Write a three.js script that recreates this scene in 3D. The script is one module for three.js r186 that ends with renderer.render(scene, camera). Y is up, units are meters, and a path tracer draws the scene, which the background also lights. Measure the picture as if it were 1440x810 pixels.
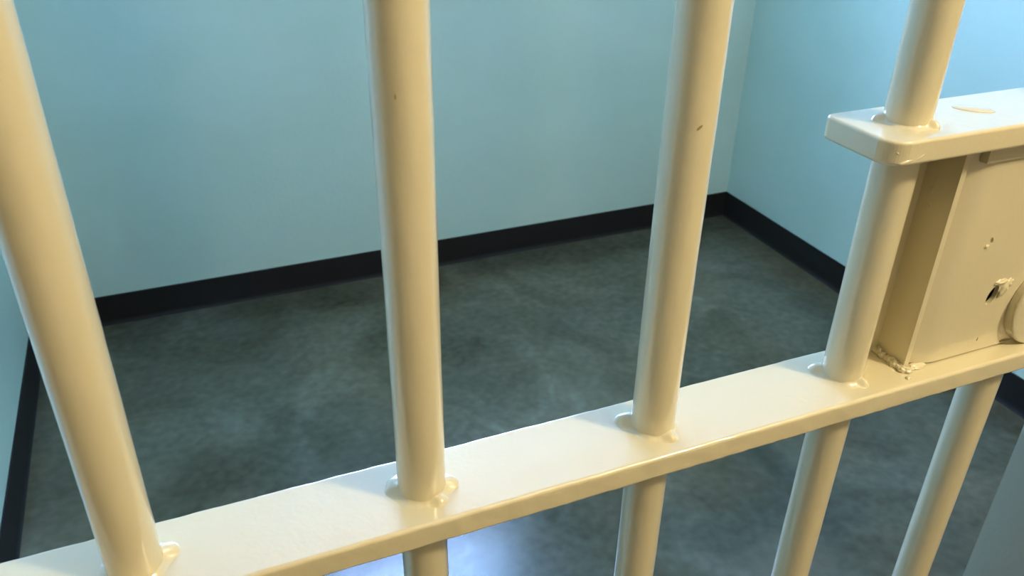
import * as THREE from 'three';
import { RectAreaLightUniformsLib } from 'three/addons/lights/RectAreaLightUniformsLib.js';
import { ImprovedNoise } from 'three/addons/math/ImprovedNoise.js';
import { mergeGeometries } from 'three/addons/utils/BufferGeometryUtils.js';

// ---------------------------------------------------------------- camera, sky, lights, exposure
const scene = new THREE.Scene();
const camera = new THREE.PerspectiveCamera(37.93, 1440 / 810, 0.02, 60);
camera.rotation.order = 'YXZ';
camera.position.set(0, 1.4364, 0.3395);
camera.rotation.set(-0.5214, -0.4033, 0.0169);
camera.focus = 0.62;
camera.userData.fStop = 18;
camera.updateProjectionMatrix();
camera.updateMatrixWorld();

const renderer = new THREE.WebGLRenderer();
renderer.toneMapping = THREE.LinearToneMapping;
renderer.toneMappingExposure = 1.0;
renderer.shadowMap.enabled = true;
renderer.shadowMap.type = THREE.PCFSoftShadowMap;

scene.background = new THREE.Color().setRGB(6, 9, 17);          // open daylight sky outside the cell window

RectAreaLightUniformsLib.init();
const WIN = { x0: 0.22, x1: 1.08, y0: 1.45, y1: 1.95 };
const BACK = -2.2106, LEFT = -0.4863, RIGHT = 2.0247, CEIL = 2.62;
const dayLight = new THREE.RectAreaLight(new THREE.Color().setRGB(0.38, 0.52, 1.0), 82, WIN.x1 - WIN.x0, WIN.y1 - WIN.y0);
dayLight.name = 'window_daylight';
dayLight.position.set((WIN.x0 + WIN.x1) / 2, (WIN.y0 + WIN.y1) / 2, BACK - 0.29);
dayLight.lookAt((WIN.x0 + WIN.x1) / 2, (WIN.y0 + WIN.y1) / 2, 5);
scene.add(dayLight);

const LAMP = new THREE.Vector3(0.95, 2.22, 0.76);                       // globe lamp on the corridor ceiling
const lampColor = new THREE.Color().setRGB(1.0, 0.82, 0.54);
const LAMP_POWER = 4.9;

// ---------------------------------------------------------------- helpers
const noise3 = new ImprovedNoise();
const nz = (x, y, z) => noise3.noise(x + 31.7, y + 17.3, z + 5.9);
const fbm = (x, y, z, oct = 4) => { let s = 0, a = 0.5; for (let i = 0; i < oct; i++) { s += a * nz(x, y, z); x *= 2.03; y *= 2.03; z *= 2.03; a *= 0.5; } return s; };
let seed = 7;
const rnd = () => { seed = (seed * 1664525 + 1013904223) >>> 0; return seed / 4294967296; };
const clamp = (v, a, b) => Math.min(b, Math.max(a, v));
const used = {};
function numbered(name) { const n = used[name] = (used[name] ?? -1) + 1; return n ? `${name}_${String(n).padStart(3, '0')}` : name; }
function mesh(name, geometry, material, parent) {
  const m = new THREE.Mesh(geometry, material);
  m.name = parent ? name : numbered(name);
  m.castShadow = m.receiveShadow = true;
  (parent ?? scene).add(m);
  return m;
}
function structure(o, label, category) { o.userData.kind = 'structure'; o.userData.label = label; o.userData.category = category; return o; }
const uvScale = (g, k) => { const a = g.attributes.uv; for (let i = 0; i < a.count; i++) a.setXY(i, a.getX(i) * k, a.getY(i) * k); return g; };
// box given by its corners, uv in metres on each face
function boxGeo(x0, x1, y0, y1, z0, z1) {
  const g = new THREE.BoxGeometry(x1 - x0, y1 - y0, z1 - z0);
  g.translate((x0 + x1) / 2, (y0 + y1) / 2, (z0 + z1) / 2);
  const p = g.attributes.position, n = g.attributes.normal, uv = g.attributes.uv;
  for (let i = 0; i < p.count; i++) {
    const ax = Math.abs(n.getX(i)), ay = Math.abs(n.getY(i));
    if (ax > 0.5) uv.setXY(i, p.getZ(i), p.getY(i)); else if (ay > 0.5) uv.setXY(i, p.getX(i), p.getZ(i)); else uv.setXY(i, p.getX(i), p.getY(i));
  }
  return g;
}
const merge = (list) => mergeGeometries(list.map((g) => {
  const k = g.index ? g.toNonIndexed() : g;
  for (const a of Object.keys(k.attributes)) if (!['position', 'normal', 'uv'].includes(a)) k.deleteAttribute(a);
  return k;
}));
// grid of points f(u, v) -> [x, y, z]; uvs in metres
function gridGeo(nu, nv, f, uvf) {
  const pos = [], uv = [], idx = [];
  for (let j = 0; j <= nv; j++) for (let i = 0; i <= nu; i++) { pos.push(...f(i / nu, j / nv)); uv.push(...uvf(i / nu, j / nv)); }
  for (let j = 0; j < nv; j++) for (let i = 0; i < nu; i++) { const a = j * (nu + 1) + i, b = a + 1, c = a + nu + 1, d = c + 1; idx.push(a, b, c, b, d, c); }
  const g = new THREE.BufferGeometry();
  g.setAttribute('position', new THREE.Float32BufferAttribute(pos, 3));
  g.setAttribute('uv', new THREE.Float32BufferAttribute(uv, 2));
  g.setIndex(idx); g.computeVertexNormals();
  return g;
}
// make the normals of the first and last column of a closed grid agree
function closeSeam(g, nu, nv) {
  const n = g.attributes.normal;
  for (let j = 0; j <= nv; j++) {
    const a = j * (nu + 1), b = a + nu;
    const v = new THREE.Vector3(n.getX(a) + n.getX(b), n.getY(a) + n.getY(b), n.getZ(a) + n.getZ(b)).normalize();
    n.setXYZ(a, v.x, v.y, v.z); n.setXYZ(b, v.x, v.y, v.z);
  }
  return g;
}

// ---------------------------------------------------------------- textures
function dataTexture(size, f, srgb) {
  const d = new Uint8Array(size * size * 4);
  for (let j = 0; j < size; j++) for (let i = 0; i < size; i++) {
    const c = f(i / size, j / size), k = (j * size + i) * 4;
    d[k] = clamp(c[0], 0, 255); d[k + 1] = clamp(c[1], 0, 255); d[k + 2] = clamp(c[2], 0, 255); d[k + 3] = 255;
  }
  const t = new THREE.DataTexture(d, size, size);
  t.wrapS = t.wrapT = THREE.RepeatWrapping; t.magFilter = THREE.LinearFilter; t.minFilter = THREE.LinearMipmapLinearFilter; t.generateMipmaps = true;
  if (srgb) t.colorSpace = THREE.SRGBColorSpace;
  t.needsUpdate = true;
  return t;
}
// tileable noise: sample on a torus-like blend of shifted copies
function tileFbm(u, v, s, oct, k) {
  const f = (a, b) => fbm(a * s, b * s, k, oct);
  const wx = u, wy = v;
  return (f(u, v) * (1 - wx) * (1 - wy) + f(u - 1, v) * wx * (1 - wy) + f(u, v - 1) * (1 - wx) * wy + f(u - 1, v - 1) * wx * wy) / Math.sqrt((wx * wx + (1 - wx) ** 2) * (wy * wy + (1 - wy) ** 2));
}
const enamelBump = dataTexture(512, (u, v) => { const g = 128 + 150 * tileFbm(u, v, 9, 4, 1.3) + 45 * tileFbm(u * 1, v, 40, 2, 4.1); return [g, g, g]; });
enamelBump.repeat.set(1 / 0.12, 1 / 0.12);
const wallBump = dataTexture(512, (u, v) => { const g = 128 + 120 * tileFbm(u, v, 34, 3, 2.2); return [g, g, g]; });
wallBump.repeat.set(1 / 0.4, 1 / 0.4);
const wallColor = dataTexture(256, (u, v) => { const g = 10 * tileFbm(u, v, 6, 4, 8.8); return [194 + g, 224 + g * 0.8, 215 + g]; }, true);
wallColor.repeat.set(1 / 1.7, 1 / 1.7);
// polished concrete: clouded trowel marks, dark smears and pale specks, one sheet over the whole cell floor
function concrete(u, v) {
  const x = u * 3, y = v * 3;
  const wx = x + 0.35 * fbm(x * 2.2, y * 2.2, 3.1, 3), wy = y + 0.35 * fbm(x * 2.2, y * 2.2, 9.7, 3);
  const big = fbm(wx * 1.6, wy * 1.6, 0.4, 5), mid = fbm(wx * 5.5, wy * 3.2, 2.7, 5), fine = fbm(x * 38, y * 38, 5.2, 3);
  const streak = fbm((wx + wy * 0.5) * 3, (wy - wx * 0.5) * 11, 7.7, 4);
  return { big, mid, fine, streak };
}
const floorColor = dataTexture(1024, (u, v) => {
  const c = concrete(u, v);
  let l = 84 + 40 * c.big + 62 * c.mid + 40 * c.streak + 18 * c.fine;
  const smear = clamp(0.5 + 1.1 * (c.mid + c.streak * 0.8), 0, 1); l -= (smear - 0.5) * 30;
  const warm = 9 * fbm(u * 7, v * 7, 12.2, 3);
  return [l + warm + 4, l + 4, l - 12 - warm];
}, true);
const floorRough = dataTexture(512, (u, v) => { const c = concrete(u, v); const g = 70 + clamp(34 * c.mid + 20 * c.big + 14 * c.fine, -14, 4); return [g, g, g]; });
for (const t of [floorColor, floorRough]) { t.repeat.set(1 / 3, 1 / 3); t.offset.set(0.22, 0); }

// ---------------------------------------------------------------- materials
const M = {
  enamel: new THREE.MeshPhysicalMaterial({ color: new THREE.Color().setRGB(0.66, 0.605, 0.405), roughness: 0.32, bumpMap: enamelBump, bumpScale: 0.00025, clearcoat: 1.0, clearcoatRoughness: 0.1 }),
  wall: new THREE.MeshStandardMaterial({ map: wallColor, roughness: 0.5, bumpMap: wallBump, bumpScale: 0.0006 }),
  ceiling: new THREE.MeshStandardMaterial({ color: 0xf2f0ea, roughness: 0.85 }),
  corridor: new THREE.MeshStandardMaterial({ color: 0xb9ab8c, roughness: 0.7, bumpMap: wallBump, bumpScale: 0.0006 }),
  floor: new THREE.MeshPhysicalMaterial({ map: floorColor, roughnessMap: floorRough, roughness: 0.9 }),
  rubber: new THREE.MeshStandardMaterial({ color: new THREE.Color().setRGB(0.004, 0.004, 0.004), roughness: 0.7 }),
  jamb: new THREE.MeshPhysicalMaterial({ color: new THREE.Color().setRGB(0.36, 0.38, 0.31), roughness: 0.5, bumpMap: enamelBump, bumpScale: 0.0004 }),
  whitePaint: new THREE.MeshStandardMaterial({ color: 0xe9e7df, roughness: 0.5 }),
  glass: new THREE.MeshPhysicalMaterial({ color: 0xffffff, roughness: 0.0, transmission: 1, thickness: 0, ior: 1.5 }),
  globe: new THREE.MeshStandardMaterial({ color: 0xfff4e0, roughness: 0.4, emissive: lampColor, emissiveIntensity: 12 }),
  undercoat: new THREE.MeshStandardMaterial({ color: 0x9a8c60, roughness: 0.7 }),
  lockInside: new THREE.MeshStandardMaterial({ color: new THREE.Color().setRGB(0.02, 0.017, 0.013), roughness: 0.8 }),
};

// ---------------------------------------------------------------- the room
const CORR = 1.95, CX0 = -2.4, CX1 = 3.6, FW0 = -0.02, FW1 = 0.1;      // corridor depth and sides; wall between cell and corridor
structure(mesh('floor', boxGeo(CX0 - 0.2, CX1 + 0.2, -0.15, 0, BACK - 0.4, CORR + 0.2), M.floor), 'dark mottled polished concrete floor behind the bars', 'floor');
structure(mesh('ceiling', boxGeo(CX0 - 0.2, CX1 + 0.2, CEIL, CEIL + 0.15, BACK - 0.4, CORR + 0.2), M.ceiling), 'white ceiling above the cell and corridor', 'ceiling');
structure(mesh('wall_back', merge([
  boxGeo(LEFT - 0.2, WIN.x0, 0, CEIL, BACK - 0.4, BACK), boxGeo(WIN.x1, RIGHT + 0.2, 0, CEIL, BACK - 0.4, BACK),
  boxGeo(WIN.x0, WIN.x1, 0, WIN.y0, BACK - 0.4, BACK), boxGeo(WIN.x0, WIN.x1, WIN.y1, CEIL, BACK - 0.4, BACK)]), M.wall), 'wide pale teal painted wall facing the bars', 'wall');
structure(mesh('wall_right', boxGeo(RIGHT, RIGHT + 0.2, 0, CEIL, BACK, FW0), M.wall), 'teal painted wall at the right beyond the lock', 'wall');
structure(mesh('wall_left', boxGeo(LEFT - 0.2, LEFT, 0, CEIL, BACK, FW0), M.wall), 'sliver of teal wall left of the leftmost bar', 'wall');
const OPEN = { x0: -0.46, x1: 0.664, top: 2.16 };
const front = new THREE.Group(); front.name = 'wall_front'; scene.add(front);
structure(front, 'fixed barred cell front beside the gate', 'wall');
mesh('header', boxGeo(CX0 - 0.2, CX1 + 0.2, OPEN.top + 0.06, CEIL, FW0, FW1), M.whitePaint, front);
mesh('end_wall', boxGeo(CX0 - 0.2, LEFT + 0.002, 0, OPEN.top + 0.06, FW0, FW1), M.whitePaint, front);
mesh('end_wall', boxGeo(RIGHT, CX1 + 0.2, 0, OPEN.top + 0.06, FW0, FW1), M.corridor, front);
for (let i = 0; i < 9; i++) { const g = new THREE.CylinderGeometry(0.0133, 0.0133, OPEN.top + 0.06, 24); g.translate(OPEN.x1 + 0.14 + i * 0.148, (OPEN.top + 0.06) / 2, 0); mesh('fixed_bar', uvScale(g, 0.08), M.enamel, front); }
for (const y of [0.16, 1.1071, 2.08]) mesh('fixed_crossbar', boxGeo(OPEN.x1 + 0.06, RIGHT, y - 0.0159, y, -0.028, 0.028), M.enamel, front);
structure(mesh('wall_corridor', boxGeo(CX0 - 0.2, CX1 + 0.2, 0, CEIL, CORR, CORR + 0.2), M.corridor), 'cream corridor wall behind the camera', 'wall');
structure(mesh('wall_corridor_end', merge([boxGeo(CX0 - 0.2, CX0, 0, CEIL, FW1, CORR), boxGeo(CX1, CX1 + 0.2, 0, CEIL, FW1, CORR)]), M.corridor), 'cream end walls of the corridor', 'wall');

// black cove baseboards: profile (out from wall, up), run along the wall
function coveBase(name, length, place, label) {
  const s = new THREE.Shape();
  s.moveTo(0, 0); s.lineTo(0.011, 0); s.quadraticCurveTo(0.005, 0.003, 0.0042, 0.014); s.lineTo(0.004, 0.097); s.quadraticCurveTo(0.0038, 0.1, 0.001, 0.1); s.lineTo(0, 0.1);
  const g = new THREE.ExtrudeGeometry(s, { depth: length, bevelEnabled: false, curveSegments: 5 });
  const m = mesh(name, g, M.rubber); place(m);
  return structure(m, label, 'baseboard');
}
coveBase('baseboard_back', RIGHT - LEFT, (m) => { m.rotation.y = -Math.PI / 2; m.position.set(RIGHT, 0, BACK); }, 'black rubber baseboard along the wide wall facing the bars');
coveBase('baseboard_right', -BACK + FW0, (m) => { m.rotation.y = Math.PI; m.position.set(RIGHT, 0, FW0); }, 'black rubber baseboard running from the corner toward the lock');
coveBase('baseboard_left', -BACK + FW0, (m) => { m.position.set(LEFT, 0, BACK); }, 'black rubber baseboard beside the leftmost bar');

// window high in the back wall (above the picture), frame and panes
const win = new THREE.Group(); win.name = 'window_1'; scene.add(win);
structure(win, 'high cell window above the wide teal wall', 'window');
{
  const z0 = BACK - 0.36, z1 = BACK - 0.32, f = 0.035, { x0, x1, y0, y1 } = WIN;
  mesh('window_frame', merge([boxGeo(x0, x0 + f, y0, y1, z0, z1), boxGeo(x1 - f, x1, y0, y1, z0, z1), boxGeo(x0 + f, x1 - f, y0, y0 + f, z0, z1), boxGeo(x0 + f, x1 - f, y1 - f, y1, z0, z1)]), M.whitePaint, win);
  const n = 3, w = (x1 - x0 - 2 * f) / n;
  for (let i = 0; i < n; i++) {
    const a = x0 + f + i * w;
    if (i) mesh('glazing_bar', boxGeo(a - 0.01, a + 0.01, y0 + f, y1 - f, z0, z1), M.whitePaint, win);
    const pane = new THREE.PlaneGeometry(w - 0.02, y1 - y0 - 2 * f); pane.translate(a + w / 2, (y0 + y1) / 2, (z0 + z1) / 2);
    mesh('pane', pane, M.glass, win);
  }
}

// steel door frame round the gate opening
const frame = new THREE.Group(); frame.name = 'trim_1'; scene.add(frame);
structure(frame, 'grey green steel door frame in the lower right corner', 'door frame');
function roundedPost(x0, x1, y0, y1, z0, z1, r = 0.003) {
  const s = new THREE.Shape(); const X = x0 + r, Z = z0 + r, W = x1 - r, D = z1 - r;
  s.moveTo(X, Z); s.lineTo(W, Z); s.lineTo(W, D); s.lineTo(X, D);
  const g = new THREE.ExtrudeGeometry(s, { depth: y1 - y0, bevelEnabled: true, bevelThickness: 0.0005, bevelSize: r, bevelSegments: 3, steps: 1 });
  g.rotateX(Math.PI / 2); g.translate(0, y1, 0);
  return g;
}
mesh('jamb', roundedPost(OPEN.x1, OPEN.x1 + 0.06, 0, OPEN.top + 0.06, -0.03, 0.11), M.jamb, frame);
mesh('jamb', roundedPost(LEFT + 0.002, OPEN.x0, 0, OPEN.top + 0.06, -0.018, 0.11), M.jamb, frame);
mesh('head', boxGeo(OPEN.x0, OPEN.x1, OPEN.top, OPEN.top + 0.06, -0.03, 0.11), M.jamb, frame);

// ---------------------------------------------------------------- the barred gate
const gate = new THREE.Group(); gate.name = 'cell_gate'; scene.add(gate);
gate.userData = { label: 'cream painted steel cell gate with round bars and box lock', category: 'gate' };
const BAR_R = 0.0133, TOP = 1.1071, W = 0.0280, T = 0.0159, PLATE = 1.2837, PW = 0.0277, PT = 0.0142;
const barX = [-0.3513, -0.2034, -0.0555, 0.0924, 0.2403, 0.3882, 0.5338];

// flat bar swept along x: rounded section, hand-painted unevenness
function flatBar(x0, x1, yTop, t, w, k, r = 0.0024, amp = 0.0002) {
  const sec = [];
  const corner = (cz, cy, a0) => { for (let i = 0; i <= 6; i++) { const a = a0 + (i / 6) * Math.PI / 2; sec.push([cz + r * Math.cos(a), cy + r * Math.sin(a)]); } };
  const span = (a, b, n) => { for (let i = 1; i < n; i++) sec.push([a[0] + (b[0] - a[0]) * i / n, a[1] + (b[1] - a[1]) * i / n]); };
  const z = w - r, yt = yTop - r, yb = yTop - t + r;
  corner(z, yt, 0); span([z, yTop], [-z, yTop], 10);
  corner(-z, yt, Math.PI / 2); span([-w, yt], [-w, yb], 4);
  corner(-z, yb, Math.PI); span([-z, yTop - t], [z, yTop - t], 10);
  corner(z, yb, 1.5 * Math.PI); span([w, yb], [w, yt], 4);
  sec.push(sec[0]);
  const nu = sec.length - 1, nv = Math.round((x1 - x0) / 0.0035), cy = yTop - t / 2;
  let per = [0]; for (let i = 1; i <= nu; i++) per.push(per[i - 1] + Math.hypot(sec[i][0] - sec[i - 1][0], sec[i][1] - sec[i - 1][1]));
  const g = closeSeam(gridGeo(nu, nv, (u, v) => {
    const [sz, sy] = sec[Math.round(u * nu)], x = x0 + (x1 - x0) * v;
    const edge = Math.min(1, Math.max(0, (Math.abs(sz) - (w - 0.004)) / 0.004));
    const d = amp * (0.55 * nz(x * 26, sz * 60, sy * 60 + k) + edge * 1.3 * nz(x * 75, sz * 90, sy * 90 + k) + edge * 0.8 * nz(x * 190, sz * 190, sy * 190 + k));
    const l = Math.hypot(sz / w, (sy - cy) / (t / 2)) || 1;
    return [x, sy + d * Math.sign(sy - cy) * Math.min(1, Math.abs(sy - cy) / (t / 2)), sz + 1.6 * d * (sz / w) / l];
  }, (u, v) => [per[Math.round(u * nu)], (x1 - x0) * v]), nu, nv);
  const caps = [x0, x1].map((x, e) => {
    const s = new THREE.Shape(sec.slice(0, -1).map(([a, b]) => new THREE.Vector2(e ? -a : a, b)));
    const c = new THREE.ShapeGeometry(s); c.rotateY(e ? Math.PI / 2 : -Math.PI / 2); c.translate(x, 0, 0);
    return c;
  });
  return merge([g, ...caps]);
}
for (const [y, t, k] of [[TOP, T, 0], [0.16, T, 5], [2.08, T, 9]]) {
  mesh('crossbar', flatBar(-0.425, 0.655, y, t, W, k), M.enamel, gate);
}
mesh('hinge_stile', roundedPost(-0.452, -0.425, 0.07, 2.12, -W, W), M.enamel, gate);

function barGeo(x, k) {
  const y0 = 0.07, y1 = 2.12, nu = 48, nv = 260;
  const g = closeSeam(gridGeo(nu, nv, (u, v) => {
    const a = -u * 2 * Math.PI, y = y0 + (y1 - y0) * v, c = Math.cos(a), s = Math.sin(a);
    const r = BAR_R + 0.00016 * nz(c * 1.3 + k, y * 22, s * 1.3) + 0.00010 * nz(c * 3 + k, y * 90, s * 3);
    return [x + r * c, y, r * s];
  }, (u, v) => [u * 2 * Math.PI * BAR_R, (y1 - y0) * v + k * 0.37]), nu, nv);
  const caps = [y0, y1].map((y, e) => { const c = new THREE.CircleGeometry(BAR_R, 32); c.rotateX(e ? -Math.PI / 2 : Math.PI / 2); c.translate(x, y, 0); return c; });
  return merge([g, ...caps]);
}
// fillet weld round a bar's foot that swells into paint-covered beads: [angle in degrees (0 = right, 90 = towards the corridor), half width, out, high]
function weldGeo(x, y, k, wide, high, beads) {
  const nu = 120, nv = 14;
  return closeSeam(gridGeo(nu, nv, (u, v) => {
    const a = -u * 2 * Math.PI, c = Math.cos(a), s = Math.sin(a);
    const n = 1 + 0.3 * nz(c * 1.7 + k, s * 1.7, 3.3) + 0.1 * nz(c * 5 + k, s * 5, 8.1);
    let w = wide * n, h = high * n, full = 0;
    for (const [deg, half, out, up] of beads) {
      let d = Math.atan2(s, c) * 180 / Math.PI - deg; d = Math.abs(((d + 540) % 360) - 180);
      const q = Math.exp(-((d / half) ** 2) * 1.4); w += out * q; h += up * q; full = Math.max(full, q);
    }
    const q = v * Math.PI / 2;
    const rr = w * ((1 - full) * (1 - Math.sin(q)) + full * Math.cos(q)), yy = h * ((1 - full) * (1 - Math.cos(q)) + full * Math.sin(q));
    return [x + (BAR_R - 0.0004 + rr) * c, y - 0.0004 + yy, (BAR_R - 0.0004 + rr) * s];
  }, (u, v) => [u * 0.09, v * 0.006]), nu, nv);
}
const welds = [
  [], [],
  [[-14, 22, 0.0030, 0.0022]],
  [[6, 20, 0.0024, 0.0012], [-50, 14, 0.0012, 0.0006], [208, 30, 0.0022, 0.0010], [66, 16, 0.0004, 0.0008]],
  [[214, 26, 0.0036, 0.0024], [78, 18, 0.0006, 0.0008]],
  [[216, 22, 0.0026, 0.0016], [72, 14, 0.0008, 0.0012]],
  [],
];
barX.forEach((x, i) => {
  const bar = mesh('bar', barGeo(x, i * 3.1), M.enamel, gate);
  mesh('weld', weldGeo(x, TOP, i * 2.7, 0.0062, 0.0040, welds[i]), M.enamel, bar);
  const chip = { 3: [0.0866, 1.3329, 0.0119, 0.0004, 0.0012, 0], 4: [0.2373, 1.3021, 0.0130, 0.0007, 0.0019, -0.8] }[i];      // small scratches down to the undercoat
  if (chip) { const g = new THREE.SphereGeometry(1, 12, 8); g.scale(chip[3], chip[4], 0.0002); g.rotateZ(chip[5]); g.rotateY(-0.25); g.translate(chip[0], chip[1], chip[2]); mesh('paint_chip', g, M.undercoat, bar); }
  if (x === 0.3882) mesh('weld', weldGeo(x, PLATE, 4.4, 0.0048, 0.0032, [[66, 16, 0.0008, 0.0016], [210, 20, 0.0010, 0.0010]]), M.enamel, bar);
});

// plate over the lock: rounded free end, softened edges
{
  const x0 = 0.3530, x1 = 0.655, b = 0.0020, rf = 0.0105, rb = 0.004;
  const s = new THREE.Shape();
  const X = x0 + b, F = PW - b, B = -PW + b;
  s.moveTo(x1, F); s.lineTo(X + rf, F); s.quadraticCurveTo(X + rf * 0.22, F - rf * 0.12, X, F - rf);
  s.lineTo(X, B + rb); s.quadraticCurveTo(X, B, X + rb, B); s.lineTo(x1, B); s.closePath();
  const g = new THREE.ExtrudeGeometry(s, { depth: PT - 2 * b, bevelEnabled: true, bevelThickness: b, bevelSize: b, bevelSegments: 5, curveSegments: 10 });
  g.rotateX(Math.PI / 2); g.translate(0, PLATE - b, 0);
  const plate = mesh('lock_top_plate', g, M.enamel, gate);
  // filled plug hole in the plate's top, and a sag of paint at the rounded corner
  const plug = new THREE.SphereGeometry(1, 32, 12); plug.scale(0.0120, 0.0014, 0.0060); plug.rotateY(-0.75); plug.translate(0.444, PLATE, -0.0035);
  mesh('filled_hole', uvScale(plug, 0.03), M.enamel, plate);
  const sags = [[0.3655, PLATE - 0.0115, PW - 0.0012, 0.0050, 0.0014, 0.0016, 0.25], [0.3742, PLATE - 0.0098, PW - 0.0006, 0.0040, 0.0009, 0.0009, 0.5], [0.3610, PLATE - 0.0075, PW - 0.0030, 0.0030, 0.0010, 0.0012, -0.5]]
    .map(([x, y, z, a, bb, c, t]) => { const q = new THREE.SphereGeometry(1, 16, 10); q.scale(a, bb, c); q.rotateZ(t); q.translate(x, y, z); return uvScale(q, 0.012); });
  mesh('paint_sag', merge(sags), M.enamel, plate);
  mesh('stop_strip', boxGeo(0.4440, 0.655, PLATE - PT - 0.0135, PLATE - PT + 0.001, 0.011, 0.0160), M.enamel, plate);
}

// box lock between crossbar and plate
const lock = new THREE.Group(); lock.name = 'lock_case'; gate.add(lock);
{
  const y0 = TOP, y1 = PLATE - PT, xs = 0.4305, ZF = 0.0135, zBack = -0.0265;
  mesh('side_plate', roundedPost(xs, xs + 0.0042, y0 - 0.0005, y1 + 0.0005, zBack, 0.0118, 0.0008), M.enamel, lock);
  // cover: a sheet that dips beside the side plate and rolls up to a flat face with holes
  const roll = gridGeo(24, 1, (u, v) => {
    const x = xs + 0.0040 + u * 0.0235, q = 1 - (1 - u) ** 1.7;
    return [x, y0 + 0.0012 + (y1 - y0 - 0.0012) * v, ZF - 0.0078 * (1 - q)];
  }, (u, v) => [u * 0.0235, v * (y1 - y0)]);
  const xf = xs + 0.0275, face = new THREE.Shape();
  face.moveTo(xf, y0 + 0.0012); face.lineTo(0.65, y0 + 0.0012); face.lineTo(0.65, y1); face.lineTo(xf, y1); face.closePath();
  const hole = (x, y, a, b, t) => { const h = new THREE.Path(); h.absellipse(x, y, a, b, 0, 2 * Math.PI, true, t); face.holes.push(h); };
  hole(0.4935, 1.1535, 0.0042, 0.0075, -0.35);
  hole(0.4748, 1.1985, 0.0013, 0.0022, 0.3);
  hole(0.5245, 1.1102, 0.0066, 0.0015, 0);
  hole(0.4937, 1.1178, 0.0005, 0.0018, 0);
  const flat = new THREE.ExtrudeGeometry(face, { depth: 0.003, bevelEnabled: false, curveSegments: 16 }); flat.translate(0, 0, ZF - 0.003);
  const cover = mesh('cover_plate', merge([roll, flat]), M.enamel, lock);
  // torn, paint-clogged lips beside the two holes
  const blob = (x, y, z, a, b, c, t, k) => {
    const g = new THREE.SphereGeometry(1, 22, 16), p = g.attributes.position;
    for (let i = 0; i < p.count; i++) { const X = p.getX(i), Y = p.getY(i), Z = p.getZ(i), m = 1 + 0.4 * nz(X * 2.2 + k, Y * 2.2, Z * 2.2); p.setXYZ(i, X * a * m, Y * b * m, Z * c * m); }
    g.computeVertexNormals(); g.rotateZ(t); g.translate(x, y, z); return uvScale(g, 0.012);
  };
  mesh('hole_lip', merge([blob(0.5025, 1.1575, ZF, 0.0034, 0.0072, 0.0022, -0.5, 1), blob(0.4975, 1.1632, ZF, 0.0060, 0.0022, 0.0018, 0.1, 2), blob(0.5060, 1.1600, ZF, 0.0022, 0.0042, 0.0016, -0.8, 3)]), M.enamel, cover);
  mesh('hole_lip', blob(0.4715, 1.1948, ZF, 0.0020, 0.0013, 0.0011, 0.3, 6), M.enamel, cover);
  mesh('works', boxGeo(xs + 0.0045, 0.648, y0 + 0.0005, y1 - 0.0005, zBack + 0.003, ZF - 0.0100), M.lockInside, lock);
  mesh('back_plate', boxGeo(xs + 0.0043, 0.65, y0, y1, zBack, zBack + 0.0028), M.enamel, lock);
  mesh('rear_flange', boxGeo(0.3895, xs + 0.0001, y0 - 0.0003, y1 + 0.0003, -0.0163, -0.0131), M.enamel, lock);
  // round raised boss at the right edge of the picture
  const prof = [[0, 0.0066], [0.028, 0.0066], [0.0302, 0.0066], [0.0312, 0.0065], [0.0319, 0.0061], [0.0322, 0.0054], [0.0322, 0.0045], [0.0322, 0.0002]].map(([r, y]) => new THREE.Vector2(r, y)).reverse();
  const boss = new THREE.LatheGeometry(prof, 72); boss.rotateX(Math.PI / 2); boss.translate(0.5460, 1.1385, ZF);
  mesh('round_boss', boss, M.enamel, lock);
  // weld bead along the foot of the side plate, drips on its face
  const bead = [];
  for (let i = 0; i < 8; i++) bead.push(blob(xs - 0.0012 + 0.0006 * Math.sin(i * 2.3), y0 + 0.0012, -0.0125 + i * 0.0036, 0.0032, 0.0030 + 0.001 * Math.sin(i * 1.7), 0.0032, 0, i * 1.9));
  bead.push(blob(xs + 0.001, y0 + 0.001, 0.0150, 0.0034, 0.0028, 0.0026, 0, 21), blob(xs + 0.012, y0 + 0.0004, 0.0120, 0.0080, 0.0016, 0.0036, 0, 23));
  bead.push(blob(0.4265, y0 + 0.0002, 0.0210, 0.0018, 0.0012, 0.0016, 0, 27));
  mesh('weld', merge(bead), M.enamel, lock);
  mesh('paint_drip', merge([blob(xs, 1.2325, -0.0054, 0.0011, 0.0024, 0.0018, 0, 31), blob(xs, 1.2218, -0.0046, 0.0008, 0.0016, 0.0012, 0, 33), blob(xs, 1.2392, -0.0036, 0.0007, 0.0032, 0.0010, 0, 35)]), M.enamel, lock);
}

// ---------------------------------------------------------------- corridor lamp
const lamp = new THREE.Group(); lamp.name = 'ceiling_lamp'; lamp.position.copy(LAMP); scene.add(lamp);
lamp.userData = { label: 'warm glass globe lamp on the corridor ceiling', category: 'lamp' };
const globe = mesh('globe', new THREE.SphereGeometry(0.085, 40, 28), M.globe, lamp);
const cap = new THREE.LatheGeometry([[0.001, CEIL - LAMP.y], [0.07, CEIL - LAMP.y], [0.07, CEIL - LAMP.y - 0.02], [0.018, CEIL - LAMP.y - 0.035], [0.018, 0.11], [0.05, 0.1], [0.055, 0.07], [0.001, 0.075]].map(([r, y]) => new THREE.Vector2(r, y)), 32);
mesh('fitting', cap, M.whitePaint, lamp);
const bulb = new THREE.PointLight(lampColor, LAMP_POWER, 0, 2);
bulb.name = 'lamp_light'; bulb.castShadow = true; bulb.shadow.radius = 4; bulb.shadow.mapSize.set(2048, 2048);
lamp.add(bulb);

renderer.render(scene, camera);
